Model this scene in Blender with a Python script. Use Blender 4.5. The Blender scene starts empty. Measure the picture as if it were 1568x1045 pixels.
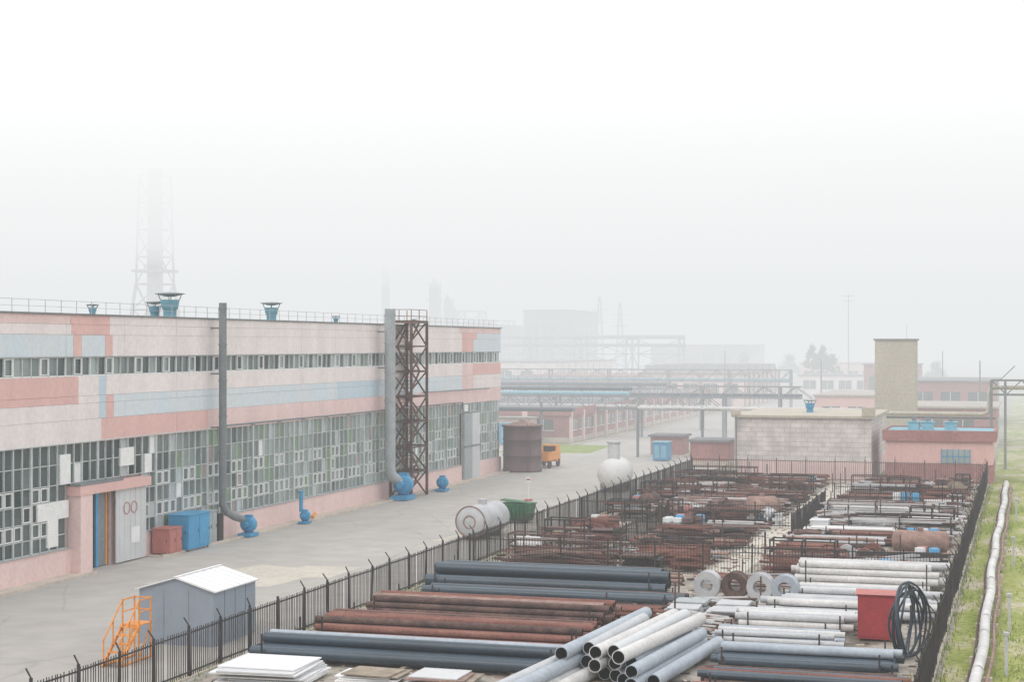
import bpy, math, random
from mathutils import Vector, Matrix
random.seed(7)
R = random.random
def U(a,b): return a+(b-a)*R()
scene = bpy.context.scene
COL = scene.collection

# ------------------------------------------------------------------ materials
def pmat(name, c1, c2=None, rough=0.7, scale=1.0, metal=0.0, bump=0.0, detail=6, stretch=(1,1,1), c3=None, fine=0.12, spec=0.4, cracks=0):
    m = bpy.data.materials.new(name); m.use_nodes = True
    nt = m.node_tree; N = nt.nodes; L = nt.links
    b = N['Principled BSDF']
    b.inputs['Roughness'].default_value = rough
    b.inputs['Metallic'].default_value = metal
    b.inputs['Specular IOR Level'].default_value = spec
    if c2 is None: c2 = tuple(v*0.8 for v in c1)
    tc = N.new('ShaderNodeTexCoord'); mp = N.new('ShaderNodeMapping')
    mp.inputs['Scale'].default_value = stretch
    L.new(tc.outputs['Object'], mp.inputs['Vector'])
    n1 = N.new('ShaderNodeTexNoise'); n1.inputs['Scale'].default_value = scale; n1.inputs['Detail'].default_value = detail
    n1.inputs['Roughness'].default_value = 0.65
    L.new(mp.outputs[0], n1.inputs['Vector'])
    cr = N.new('ShaderNodeValToRGB')
    cr.color_ramp.elements[0].position = 0.36; cr.color_ramp.elements[1].position = 0.64
    cr.color_ramp.elements[0].color = (*c1,1); cr.color_ramp.elements[1].color = (*c2,1)
    if c3:
        e = cr.color_ramp.elements.new(0.5); e.color = (*c3,1)
    L.new(n1.outputs['Fac'], cr.inputs['Fac'])
    n2 = N.new('ShaderNodeTexNoise'); n2.inputs['Scale'].default_value = scale*9; n2.inputs['Detail'].default_value = 4
    L.new(tc.outputs['Object'], n2.inputs['Vector'])
    mr = N.new('ShaderNodeMapRange'); mr.inputs[1].default_value=0.3; mr.inputs[2].default_value=0.7
    mr.inputs[3].default_value = 1-fine; mr.inputs[4].default_value = 1+fine
    L.new(n2.outputs['Fac'], mr.inputs[0])
    mx = N.new('ShaderNodeVectorMath'); mx.operation='SCALE'
    L.new(cr.outputs['Color'], mx.inputs[0]); L.new(mr.outputs[0], mx.inputs['Scale'])
    out = mx.outputs[0]
    if cracks:
        ad = N.new('ShaderNodeVectorMath'); ad.operation='MULTIPLY_ADD'
        L.new(n1.outputs['Color'], ad.inputs[0]); ad.inputs[1].default_value=(3,3,3); L.new(tc.outputs['Object'], ad.inputs[2])
        vo = N.new('ShaderNodeTexVoronoi'); vo.feature='DISTANCE_TO_EDGE'; vo.inputs['Scale'].default_value=cracks
        L.new(ad.outputs[0], vo.inputs['Vector'])
        m2 = N.new('ShaderNodeMapRange'); m2.inputs[1].default_value=0.0; m2.inputs[2].default_value=0.010; m2.inputs[3].default_value=0.86; m2.inputs[4].default_value=1
        L.new(vo.outputs['Distance'], m2.inputs[0])
        m3 = N.new('ShaderNodeVectorMath'); m3.operation='SCALE'; L.new(out, m3.inputs[0]); L.new(m2.outputs[0], m3.inputs['Scale']); out=m3.outputs[0]
    L.new(out, b.inputs['Base Color'])
    if bump>0:
        bp = N.new('ShaderNodeBump'); bp.inputs['Strength'].default_value = bump; bp.inputs['Distance'].default_value=0.03
        L.new(n2.outputs['Fac'], bp.inputs['Height']); L.new(bp.outputs[0], b.inputs['Normal'])
    return m

M = {}
S35=(1,1,0.22)
M['white'] = pmat('painted_panel_white',(0.82,0.75,0.735),(0.74,0.67,0.655),0.85,0.45,stretch=S35,fine=.06)
M['salmon']= pmat('painted_panel_salmon',(0.74,0.475,0.435),(0.68,0.43,0.40),0.85,0.45,stretch=S35,fine=.06)
M['pink']  = pmat('painted_panel_pink',(0.78,0.59,0.56),(0.71,0.53,0.505),0.85,0.45,stretch=S35,fine=.06)
M['blue']  = pmat('painted_panel_blue',(0.49,0.60,0.68),(0.54,0.63,0.69),0.85,0.4,stretch=S35,fine=.05)
M['blue2'] = pmat('painted_panel_pale_blue',(0.60,0.68,0.73),(0.65,0.68,0.70),0.85,0.4,stretch=S35,fine=.05)
M['joint'] = pmat('panel_joint',(0.42,0.38,0.37))
M['frame'] = pmat('window_frame_grey',(0.58,0.60,0.59),(0.46,0.49,0.49),0.7,2)
M['framew']= pmat('window_frame_white',(0.82,0.82,0.81),(0.74,0.75,0.74),0.6,2)
GL=[]
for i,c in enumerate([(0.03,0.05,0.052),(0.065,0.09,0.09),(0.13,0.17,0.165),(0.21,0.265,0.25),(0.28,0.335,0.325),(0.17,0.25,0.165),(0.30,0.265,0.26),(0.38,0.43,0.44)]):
    GL.append(pmat('window_glass_tint_%d'%i,c,tuple(v*1.3 for v in c),0.08,0.5,spec=0.6,fine=0.05))  # the green and pinkish tints are reflections painted into the glass colour
M['asphalt']=pmat('asphalt',(0.45,0.43,0.395),(0.375,0.355,0.33),0.95,0.07,bump=0.2,detail=12,fine=0.08,cracks=0.12,stretch=(1,.4,1))
M['patch'] = pmat('concrete_patch',(0.56,0.52,0.45),(0.48,0.45,0.39),0.95,0.5,bump=0.2)
M['kerb']  = pmat('kerb_concrete',(0.60,0.52,0.44),(0.48,0.43,0.37),0.95,0.8,bump=0.3)
M['dirt']  = pmat('yard_ground',(0.34,0.31,0.265),(0.13,0.115,0.09),0.98,0.35,bump=0.6,detail=12,c3=(0.36,0.325,0.28),fine=0.25)
M['field'] = pmat('field_ground',(0.20,0.22,0.10),(0.34,0.31,0.24),1,0.03,detail=12,fine=0.2)
M['moss']  = pmat('mossy_grass_ground',(0.17,0.22,0.03),(0.46,0.40,0.32),1,0.38,bump=0.6,detail=12,c3=(0.28,0.30,0.085),fine=0.3,stretch=(1,.4,1))
M['grass'] = pmat('grass_blades',(0.14,0.23,0.03),(0.30,0.33,0.08),0.9,0.6)
M['leaf']  = pmat('foliage',(0.06,0.10,0.035),(0.12,0.16,0.06),0.9,0.6)
M['bark']  = pmat('bark',(0.12,0.10,0.08))
M['iron']  = pmat('black_iron',(0.022,0.021,0.023),(0.05,0.043,0.04),0.7,2)
M['rust']  = pmat('rusty_steel',(0.165,0.065,0.05),(0.27,0.13,0.10),0.85,1.0,bump=0.2,c3=(0.20,0.085,0.065),fine=0.2,stretch=(.3,1,1))
M['rust2'] = pmat('dark_rusty_steel',(0.06,0.038,0.035),(0.15,0.09,0.075),0.9,1.5,bump=0.3,fine=0.25)
M['rust3'] = pmat('pale_rusty_steel',(0.37,0.24,0.20),(0.21,0.14,0.12),0.9,1.5,bump=0.3,fine=0.2)
M['tankr'] = pmat('brown_tank_paint',(0.17,0.115,0.115),(0.12,0.085,0.085),0.85,0.7,bump=0.1,fine=0.12,stretch=(1,1,.3))
M['dkblue']= pmat('dark_slate_pipe_coating',(0.04,0.07,0.10),(0.025,0.043,0.06),0.38,0.7,fine=0.15,spec=0.55,stretch=(.3,1,1))
M['steel'] = pmat('galvanised_steel',(0.50,0.51,0.52),(0.42,0.43,0.45),0.5,1.2,fine=0.1)
M['gate']  = pmat('painted_steel_gate',(0.60,0.61,0.62),(0.54,0.55,0.56),0.6,0.6,fine=0.05)
M['pipew'] = pmat('whitish_pipe',(0.66,0.65,0.64),(0.50,0.49,0.475),0.7,0.9,fine=0.1,stretch=(.5,.5,1))
M['tankw'] = pmat('off_white_tank_paint',(0.68,0.68,0.67),(0.58,0.57,0.56),0.6,0.5,fine=0.05)
M['pipeg'] = pmat('grey_blue_pipe',(0.40,0.45,0.50),(0.32,0.36,0.41),0.55,0.7,fine=0.1)
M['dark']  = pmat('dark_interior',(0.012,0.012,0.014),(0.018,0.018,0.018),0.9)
M['duct']  = pmat('grey_duct',(0.21,0.23,0.24),(0.17,0.19,0.20),0.6,0.8)
M['ductl'] = pmat('light_grey_duct',(0.38,0.41,0.42),(0.32,0.35,0.36),0.6,0.8)
M['bright']= pmat('blue_paint',(0.06,0.33,0.58),(0.05,0.27,0.48),0.5,1.5)
M['teal']  = pmat('teal_paint',(0.20,0.45,0.55),(0.16,0.37,0.46),0.55,1.5)
M['red']   = pmat('red_paint',(0.38,0.04,0.045),(0.31,0.035,0.04),0.5,1.2)
M['red2']  = pmat('faded_red_paint',(0.48,0.18,0.155),(0.40,0.14,0.125),0.6,1.2)
M['orange']= pmat('orange_paint',(0.80,0.32,0.05),(0.68,0.26,0.04),0.5,1.2)
M['green'] = pmat('green_paint',(0.03,0.14,0.06),(0.03,0.10,0.05),0.6,1.2)
M['shedw'] = pmat('blue_grey_sheet_metal',(0.29,0.34,0.40),(0.26,0.30,0.36),0.5,0.4,fine=.04,stretch=(1,1,.3))
M['sheet'] = pmat('white_sheet_metal',(0.80,0.80,0.80),(0.72,0.72,0.73),0.5,0.8,fine=0.04)
M['tan']   = pmat('tan_concrete',(0.52,0.475,0.385),(0.45,0.41,0.34),0.95,0.5,bump=0.2,stretch=(1,1,.4))
M['roof']  = pmat('roof_felt',(0.46,0.41,0.36),(0.36,0.33,0.30),0.95,0.3)
M['roofd'] = pmat('dark_roof',(0.24,0.23,0.24),(0.17,0.17,0.18),0.95,0.2)
M['brickr']= pmat('red_brown_wall',(0.40,0.19,0.175),(0.32,0.15,0.14),0.95,0.5)
M['wood']  = pmat('old_timber',(0.36,0.30,0.23),(0.22,0.18,0.14),0.95,1.5,bump=0.3)
M['rubber']= pmat('black_hose',(0.02,0.03,0.045),(0.03,0.045,0.06),0.4,1.5)
M['chimw'] = pmat('chimney_white',(0.42,0.40,0.40),(0.38,0.36,0.36))
M['chimr'] = pmat('chimney_dull_red',(0.20,0.13,0.13),(0.17,0.11,0.11))
M['struct']= pmat('grey_structure',(0.25,0.25,0.26),(0.18,0.18,0.19))

def brickmat(name,c1,c2,mort,w,h):
    m = bpy.data.materials.new(name); m.use_nodes=True
    nt=m.node_tree;N=nt.nodes;L=nt.links;b=N['Principled BSDF'];b.inputs['Roughness'].default_value=0.95
    tc=N.new('ShaderNodeTexCoord'); sx=N.new('ShaderNodeSeparateXYZ'); L.new(tc.outputs['Object'],sx.inputs[0])
    ad=N.new('ShaderNodeMath'); L.new(sx.outputs[0],ad.inputs[0]); L.new(sx.outputs[1],ad.inputs[1])
    cb=N.new('ShaderNodeCombineXYZ'); L.new(ad.outputs[0],cb.inputs[0]); L.new(sx.outputs[2],cb.inputs[1])
    br=N.new('ShaderNodeTexBrick'); br.inputs['Scale'].default_value=1; br.inputs['Brick Width'].default_value=w; br.inputs['Row Height'].default_value=h
    br.inputs['Mortar Size'].default_value=0.02; br.inputs['Color1'].default_value=(*c1,1); br.inputs['Color2'].default_value=(*c2,1); br.inputs['Mortar'].default_value=(*mort,1)
    L.new(cb.outputs[0],br.inputs['Vector'])
    n=N.new('ShaderNodeTexNoise'); n.inputs['Scale'].default_value=0.9; n.inputs['Detail'].default_value=8; L.new(tc.outputs['Object'],n.inputs['Vector'])
    mr=N.new('ShaderNodeMapRange'); mr.inputs[1].default_value=0.35; mr.inputs[2].default_value=0.65; mr.inputs[3].default_value=0.8; mr.inputs[4].default_value=1.08
    L.new(n.outputs['Fac'],mr.inputs[0]); s=N.new('ShaderNodeVectorMath'); s.operation='SCALE'
    L.new(br.outputs['Color'],s.inputs[0]); L.new(mr.outputs[0],s.inputs['Scale']); L.new(s.outputs[0],b.inputs['Base Color'])
    return m
M['block']=brickmat('whitewashed_block_wall',(0.72,0.66,0.635),(0.62,0.57,0.545),(0.44,0.40,0.38),1.0,0.42)

# ------------------------------------------------------------------ mesh builder
class MB:
    def __init__(s): s.v=[];s.f=[];s.m=[];s.s=[];s.mats=[]
    def mi(s,k):
        mat = M[k] if isinstance(k,str) else k
        if mat not in s.mats: s.mats.append(mat)
        return s.mats.index(mat)
    def add(s,vs,fs,mat,sm=False):
        o=len(s.v); s.v+= [tuple(v) for v in vs]; i=s.mi(mat)
        for f in fs: s.f.append(tuple(o+a for a in f)); s.m.append(i); s.s.append(sm)
    def box(s,x0,x1,y0,y1,z0,z1,mat):
        s.add([(x0,y0,z0),(x1,y0,z0),(x1,y1,z0),(x0,y1,z0),(x0,y0,z1),(x1,y0,z1),(x1,y1,z1),(x0,y1,z1)],
              [(0,3,2,1),(4,5,6,7),(0,1,5,4),(1,2,6,5),(2,3,7,6),(3,0,4,7)],mat)
    def obox(s,c,sz,rz,mat,tilt=0):
        m=Matrix.Rotation(rz,3,'Z')@Matrix.Rotation(tilt,3,'Y'); a,b,d=[q/2 for q in sz]; c=Vector(c)
        vs=[c+m@Vector((x*a,y*b,z*d)) for z in(-1,1) for x,y in((-1,-1),(1,-1),(1,1),(-1,1))]
        s.add(vs,[(0,3,2,1),(4,5,6,7),(0,1,5,4),(1,2,6,5),(2,3,7,6),(3,0,4,7)],mat)
    def frame(s,p,q):
        d=(Vector(q)-Vector(p)).normalized(); u=Vector((0,0,1)) if abs(d.z)<0.95 else Vector((1,0,0))
        a=d.cross(u).normalized(); b=a.cross(d).normalized(); return d,a,b
    def beam(s,p,q,w,mat,h=None):
        h=h or w; p=Vector(p);q=Vector(q);d,a,b=s.frame(p,q); a=a*w/2;b=b*h/2
        vs=[p-a-b,p+a-b,p+a+b,p-a+b,q-a-b,q+a-b,q+a+b,q-a+b]
        s.add(vs,[(0,1,2,3),(7,6,5,4),(0,4,5,1),(1,5,6,2),(2,6,7,3),(3,7,4,0)],mat)
    def tube(s,p,q,r,mat,n=12,r2=None,hollow=False,inner='dark'):
        p=Vector(p);q=Vector(q);d,a,b=s.frame(p,q); r2=r if r2 is None else r2
        cs=[(math.cos(2*math.pi*i/n),math.sin(2*math.pi*i/n)) for i in range(n)]
        vs=[p+(a*c+b*t)*r for c,t in cs]+[q+(a*c+b*t)*r2 for c,t in cs]
        s.add(vs,[(i,(i+1)%n,n+(i+1)%n,n+i) for i in range(n)],mat,True)
        if not hollow:
            s.add(vs[:n],[tuple(range(n-1,-1,-1))],mat); s.add(vs[n:],[tuple(range(n))],mat)
        else:
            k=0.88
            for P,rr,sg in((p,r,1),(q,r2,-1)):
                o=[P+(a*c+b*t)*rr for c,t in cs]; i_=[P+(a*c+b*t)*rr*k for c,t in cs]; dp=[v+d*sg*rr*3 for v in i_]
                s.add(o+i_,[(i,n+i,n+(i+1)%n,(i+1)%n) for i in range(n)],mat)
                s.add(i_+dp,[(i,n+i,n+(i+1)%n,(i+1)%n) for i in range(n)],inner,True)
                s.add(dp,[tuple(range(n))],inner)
    def path(s,pts,r,mat,n=10,closed=False):
        pts=[Vector(p) for p in pts]; k=len(pts); vs=[]; ref=None
        for i,p in enumerate(pts):
            if closed: t=(pts[(i+1)%k]-pts[i-1]).normalized()
            else: t=(pts[min(i+1,k-1)]-pts[max(i-1,0)]).normalized()
            if ref is None:
                ref=t.cross(Vector((0,0,1)) if abs(t.z)<.9 else Vector((1,0,0))).normalized()
            ref=(ref-t*ref.dot(t)).normalized(); b=t.cross(ref)
            vs+=[p+(ref*math.cos(2*math.pi*j/n)+b*math.sin(2*math.pi*j/n))*r for j in range(n)]
        fs=[]
        for i in range(k if closed else k-1):
            i2=(i+1)%k
            fs+=[(i*n+j,i*n+(j+1)%n,i2*n+(j+1)%n,i2*n+j) for j in range(n)]
        s.add(vs,fs,mat,True)
        if not closed:
            s.add(vs[:n],[tuple(range(n))],mat); s.add(vs[-n:],[tuple(range(n))],mat)
    def revolve(s,c,axis,prof,mat,n=24):
        c=Vector(c); d,a,b=s.frame(c,c+Vector(axis)); vs=[]
        for h,r in prof:
            vs+=[c+d*h+(a*math.cos(2*math.pi*j/n)+b*math.sin(2*math.pi*j/n))*max(r,0.001) for j in range(n)]
        fs=[]
        for i in range(len(prof)-1):
            fs+=[(i*n+j,i*n+(j+1)%n,(i+1)*n+(j+1)%n,(i+1)*n+j) for j in range(n)]
        s.add(vs,fs,mat,True)
        s.add(vs[:n],[tuple(range(n))],mat); s.add(vs[-n:],[tuple(range(n))],mat)
    def ring(s,c,axis,R1,R0,w,mat,n=28):
        c=Vector(c); d,a,b=s.frame(c,c+Vector(axis))
        def rg(r,h): return [c+d*h+(a*math.cos(2*math.pi*j/n)+b*math.sin(2*math.pi*j/n))*r for j in range(n)]
        vs=rg(R1,-w/2)+rg(R1,w/2)+rg(R0,w/2)+rg(R0,-w/2)
        for k in range(4):
            k2=(k+1)%4
            s.add(vs,[(k*n+j,k*n+(j+1)%n,k2*n+(j+1)%n,k2*n+j) for j in range(n)],mat,k in(0,2))
    def build(s,name,parent=None,bevel=0):
        me=bpy.data.meshes.new(name); me.from_pydata(s.v,[],s.f)
        for m in s.mats: me.materials.append(m)
        me.polygons.foreach_set('material_index',s.m); me.polygons.foreach_set('use_smooth',s.s)
        me.update(); o=bpy.data.objects.new(name,me); COL.objects.link(o)
        if parent: o.parent=parent
        if bevel:
            md=o.modifiers.new('bevel','BEVEL'); md.width=bevel; md.segments=2; md.limit_method='ANGLE'
        return o
def empty(name):
    e=bpy.data.objects.new(name,None); COL.objects.link(e); return e

# ------------------------------------------------------------------ ground
def sheet(name,pts,z,mat):
    b=MB(); b.add([(x,y,z) for x,y in pts],[tuple(range(len(pts)))],mat); return b.build(name)
def rect(x0,x1,y0,y1): return [(x0,y0),(x1,y0),(x1,y1),(x0,y1)]
sheet('ground',rect(-3500,3500,-300,5000),0,'field')
sheet('factory_road',rect(-52,-28.6,20,430),0.004,'asphalt')
sheet('side_road',rect(-160,-52,156,196),0.004,'asphalt')
sheet('storage_yard_ground',rect(-28.6,-3.0,20,152),0.006,'dirt')
sheet('grass_verge',rect(-3.0,22,20,420),0.004,'moss')
sheet('yard_lane',rect(-16.2,-14.3,88,148),0.010,'patch')
sheet('grass_patch',[(-57,181),(-46.5,183),(-47.5,197),(-57,199)],0.010,'grass')
sheet('grass_patch',rect(-37,-29,181,196),0.010,'grass')
sheet('concrete_patch',[(-42.6,76.2),(-40.2,76.5),(-40.1,76.0),(-36.0,77.0),(-35.6,80.5),(-34.4,81),(-34.4,85.2),(-37.5,85.0),(-37.6,84.2),(-40.0,84.6)],0.009,'patch')
sheet('concrete_patch',[(-35.0,98),(-31.0,99),(-30.6,112),(-33.6,111)],0.009,'patch')
b=MB()
b.box(-47.98,-46.9,20,79,0,0.05,'kerb'); b.box(-47.98,-46.9,86,155,0,0.05,'kerb')
b.box(-46.9,-46.72,20,79,0,0.13,'kerb'); b.box(-46.9,-46.72,86,155,0,0.13,'kerb')
b.build('pavement_kerb')
b=MB(); b.box(-52.4,-52.1,196,300,0,0.14,'kerb'); b.box(-29.0,-28.7,152,300,0,0.14,'kerb'); b.build('road_kerb')

# ------------------------------------------------------------------ main factory hall
hall=empty('factory_hall'); FX=-48.0; Y0,Y1=30.0,154.3
b=MB(); b.box(-110,FX-0.2,Y0,Y1,0,13.45,'joint'); b.build('hall_core',hall)
def band(z0,z1,segs,off=0.0):
    b=MB()
    for y0,y1,mat in segs:
        y=y0
        while y<y1-0.01:
            ye=min(y1,(math.floor(y/6.0+1e-6)+1)*6.0)
            if ye-y<0.05: ye=min(y1,ye+6)
            b.box(FX-0.18,FX+off+U(-.006,.006),y+0.008,ye-0.008,z0+0.006,z1-0.006,mat); y=ye
    b.build('wall_panels',hall)
band(13.1,13.6,[(Y0,78.4,'pink'),(78.4,82.4,'salmon'),(82.4,142,'white'),(142,Y1,'pink')])
band(12.55,13.1,[(Y0,78.5,'white'),(78.5,82.4,'salmon'),(82.4,142.8,'white'),(142.8,147,'salmon'),(147,Y1,'blue2')])
band(11.4,12.55,[(Y0,78.7,'blue2'),(78.7,79.5,'salmon'),(79.5,81.9,'blue2'),(81.9,82.7,'salmon'),(82.7,142.8,'white'),(142.8,146,'salmon'),(146,Y1,'blue2')])
band(9.3,10.35,[(Y0,79.2,'salmon'),(79.2,81.3,'white'),(81.3,82.0,'blue'),(82,142.8,'white'),(142.8,146,'pink'),(146,Y1,'salmon')])
band(8.9,9.3,[(Y0,79.2,'salmon'),(79.2,81.3,'white'),(81.3,82.0,'blue'),(82,82.8,'salmon'),(82.8,114.4,'blue2'),(114.4,122.5,'blue'),(122.5,142.8,'blue2'),(142.8,146,'pink'),(146,Y1,'white')])
band(8.05,8.9,[(Y0,81.3,'white'),(81.3,82,'blue'),(82,82.8,'salmon'),(82.8,114.4,'blue2'),(114.4,122.5,'blue'),(122.5,142.8,'blue2'),(142.8,146,'pink'),(146,Y1,'white')])
band(6.8,8.05,[(Y0,81.5,'white'),(81.5,94,'salmon'),(94,114.4,'pink'),(114.4,142.8,'pink'),(142.8,Y1,'pink')])
band(0.0,1.4,[(Y0,78.5,'pink'),(85.8,142.6,'pink'),(147.2,Y1,'pink')],0.03)
b=MB(); b.box(-110.2,FX+0.1,Y0,Y1+0.15,13.6,13.68,'duct'); b.box(FX,FX+0.05,Y0,Y1,11.36,11.41,'ductl'); b.box(FX,FX+.1,Y0,78.4,1.36,1.41,'ductl'); b.box(FX,FX+.1,85.9,142.5,1.36,1.41,'ductl')
b.build('roof_edge_flashing',hall)
g=MB(); fr=MB()
def pane(y0,y1,z0,z1,row):
    t=[U(-.010,.010) for _ in range(3)]
    X=FX-0.10
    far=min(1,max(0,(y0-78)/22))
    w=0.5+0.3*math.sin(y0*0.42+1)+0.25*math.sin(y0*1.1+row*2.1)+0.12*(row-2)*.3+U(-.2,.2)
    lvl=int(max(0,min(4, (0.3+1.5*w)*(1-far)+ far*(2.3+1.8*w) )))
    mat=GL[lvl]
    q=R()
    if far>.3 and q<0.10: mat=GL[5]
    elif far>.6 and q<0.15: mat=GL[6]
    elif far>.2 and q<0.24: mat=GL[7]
    elif q>0.99: mat=M['framew']
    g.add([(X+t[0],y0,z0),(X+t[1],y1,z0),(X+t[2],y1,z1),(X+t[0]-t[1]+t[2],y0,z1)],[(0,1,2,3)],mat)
rows=[1.42,2.15,3.0,3.9,4.75,5.8,6.8]
SP=0.8
def sash(a0,a1,c0,c1,t=.055):
    X0,X1=FX-0.09,FX-0.01
    fr.box(X0,X1,a0,a1,c0,c0+t,'framew'); fr.box(X0,X1,a0,a1,c1-t,c1,'framew')
    fr.box(X0,X1,a0,a0+t,c0+t,c1-t,'framew'); fr.box(X0,X1,a1-t,a1,c0+t,c1-t,'framew')
y=Y0; col=0
while y<Y1-0.3:
    ye=min(y+SP,Y1)
    if (ye>78.4 and y<85.9): rr=[4.75,5.8,6.8]
    elif ye>142.6 and y<147.2: rr=[6.0,6.8]
    else: rr=rows
    for i in range(len(rr)-1):
        pane(y,ye,rr[i],rr[i+1],i)
        if len(rr)>3 and ((i==3 and col%4 in(0,1)) or (i==1 and col%4 in (0,1,2)) or (i==2 and R()<.12)):
            sash(y+.06,ye-.06,rr[i]+.06,rr[i+1]-.06)
        fr.box(FX-.15,FX-.04,y+.03,ye-.03,rr[i]-.022,rr[i]+.022,'frame')
    w=.09 if col%8==0 else (.045 if col%2==0 else .025)
    fr.box(FX-.15,FX-.005,y-w,y+w,rr[0],6.8,'frame')
    t=U(-.008,.008); k=random.choice([0,1,1,2,2,3,4] )
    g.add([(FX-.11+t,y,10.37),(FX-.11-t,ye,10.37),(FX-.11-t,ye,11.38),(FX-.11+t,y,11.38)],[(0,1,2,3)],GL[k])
    fr.box(FX-.15,FX-.02,y-.035,y+.035,10.36,11.38,'framew' if col%3==0 else 'frame')
    if col%4==1: sash(y+.05,ye-.05,10.45,11.32,.05)
    y+=SP; col+=1
fr.box(FX-.15,FX-.03,Y0,Y1,10.35,10.42,'framew'); fr.box(FX-.15,FX-.03,Y0,Y1,11.33,11.39,'frame')
for (a0,a1,c0,c1) in [(75.3,78.2,3.0,3.9),(77.4,78.4,4.75,6.3),(76.2,77.2,1.6,3.0),(83.5,85.0,5.3,6.3),(86.2,87.0,4.75,5.8),(143.4,144.4,6.1,6.7)]:
    fr.box(FX-.09,FX+.02,a0,a1,c0,c1,'framew')
g.build('window_glass',hall); fr.build('window_frames',hall)
b=MB()
b.box(FX-.19,FX+.55,78.5,79.7,0,4.1,'pink'); b.box(FX-.19,FX+.6,78.4,85.9,4.1,4.6,'salmon'); b.box(FX+.0,FX+.62,78.35,82.8,4.6,4.72,'duct')
b.box(FX-.19,FX-.12,79.7,82.4,0,4.1,'dark')
b.box(FX-.12,FX-.02,81.2,81.95,0.05,4.0,'duct'); b.box(FX-.12,FX+.02,81.95,82.1,0.05,4.0,'orange'); b.box(FX-.11,FX+.0,80.95,81.2,0.05,4.0,'bright')
b.box(FX-.19,FX+.0,82.4,85.9,0,4.1,'pink')
b.build('entrance_portal',hall)
b=MB()
for i in range(11): b.box(FX+.3,FX+.38+0.012*(i%2),82.42+i*.3,82.42+(i+1)*.3-.01,0.08,4.35,'gate')
b.box(FX+.28,FX+.42,82.3,85.8,4.35,4.45,'duct')
for c in((83.5,3.0),(84.3,3.0)):
    b.ring((FX+.42,c[0],c[1]),(1,0,0),.34,.30,.02,'red2')
b.box(FX+.4,FX+.42,84.0,84.9,1.0,1.9,'sheet')
b.build('sliding_gate',hall)
b=MB()
b.box(FX-.1,FX+.25,142.7,144.9,0,5.9,'ductl'); b.box(FX-.1,FX+.25,144.95,147.1,0,5.9,'gate'); b.box(FX+.25,FX+.3,142.7,147.1,2.9,3.05,'duct')
b.build('tall_gate',hall)
b=MB()
b.path([(FX+.3,95,7.0),(FX+.3,122,6.95),(FX+.3,124,7.0),(FX+.3,142,6.95),(FX+.3,142,6.3)],.06,'duct',8)
b.path([(FX+.25,60,6.85),(FX+.25,94,6.9)],.04,'frame',6)
b.path([(FX+.25,132,8.1),(FX+.25,150,8.0)],.05,'duct',6)
for yy in range(96,142,4): b.box(FX,FX+.3,yy-.03,yy+.03,6.85,6.9,'duct')
b.build('wall_pipes',hall)
b=MB(); y=Y0
while y<Y1:
    b.beam((FX-.3,y,13.66),(FX-.3,y,14.35),.03,'steel'); y+=1.5
b.beam((FX-.3,Y0,14.33),(FX-.3,Y1,14.33),.025,'steel'); b.beam((FX-.3,Y0,14.0),(FX-.3,Y1,14.0),.02,'steel')
b.build('roof_railing',hall)
def vent(x,y,s,z=13.68,mat='teal'):
    b=MB()
    b.revolve((x,y,z),(0,0,1),[(0,.42*s),(.5*s,.42*s),(.55*s,.5*s),(1.15*s,.62*s)],mat,18)
    b.revolve((x,y,z+1.35*s),(0,0,1),[(0,.3*s),(.18*s,.98*s),(.2*s,.98*s),(.3*s,.4*s),(.32*s,.0)],'ductl',18)
    for a in range(4):
        c,t=math.cos(a*1.57+.4),math.sin(a*1.57+.4)
        b.beam((x+.58*s*c,y+.58*s*t,z+1.1*s),(x+.75*s*c,y+.75*s*t,z+1.52*s),.05,'duct')
    b.build('roof_ventilator')
vent(-50,92.9,.95); vent(-51.2,93.2,.62); vent(-50,107.4,.8); vent(-50.5,84.8,.4); vent(-50.5,120,.35); vent(-50.4,137,.35)
def blower(x,y,s):
    b=MB()
    b.revolve((x,y-.35*s,1.0*s),(0,1,0),[(0,.3*s),(.02,.62*s),(.6*s,.62*s),(.62*s,.3*s)],'bright',20)
    b.tube((x,y-.8*s,1.0*s),(x,y-.35*s,1.0*s),.22*s,'bright',12)
    b.box(x-.55*s,x+.55*s,y-.9*s,y+.7*s,0.05,.32*s,'bright'); b.beam((x-.3*s,y,.3*s),(x-.3*s,y,.8*s),.12,'bright'); b.beam((x+.3*s,y,.3*s),(x+.3*s,y,.8*s),.12,'bright')
    b.box(x-.3*s,x+.3*s,y-.2*s,y+.2*s,1.3*s,1.75*s,'bright')
    b.tube((x,y+.4*s,.95*s),(x,y+.95*s,.95*s),.26*s,'duct',12)
    b.build('blue_blower_fan')
def duct(x,y,r,ztop,bx,by,zb,mat):
    b=MB()
    pts=[(x,y,ztop),(x,y,zb+1.6),(x,y,zb+1.0),(x+(bx-x)*.2,y+(by-y)*.2,zb+.55),(x+(bx-x)*.6,y+(by-y)*.6,zb+.2),(bx,by,zb)]
    b.path(pts,r,mat,14)
    z=zb+2
    while z<ztop: b.tube((x,y,z),(x,y,z+.08),r+.04,mat,14); z+=2.2
    for zz in (6.9,10.2,13.0): b.box(FX,x,y-.05,y+.05,zz,zz+.1,'duct')
    b.build('exhaust_duct')
duct(-47.2,94.4,.24,14.6,-46.6,95.9,1.2,'duct'); blower(-46.7,97.0,.78)
duct(-47.0,122.4,.42,14.8,-46.4,123.6,1.3,'ductl'); blower(-46.3,123.5,1.2); blower(-45.9,131.5,.75)
blower(-46.4,105.0,.55)
b=MB(); b.tube((-46.7,105.0,.8),(-46.7,105.0,2.1),.13,'bright'); b.tube((-46.7,105,2.1),(-46.7,105,2.2),.2,'bright'); b.tube((-46.5,106.4,0.3),(-46.5,106.9,.5),.12,'orange'); b.build('vent_stub')
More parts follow.
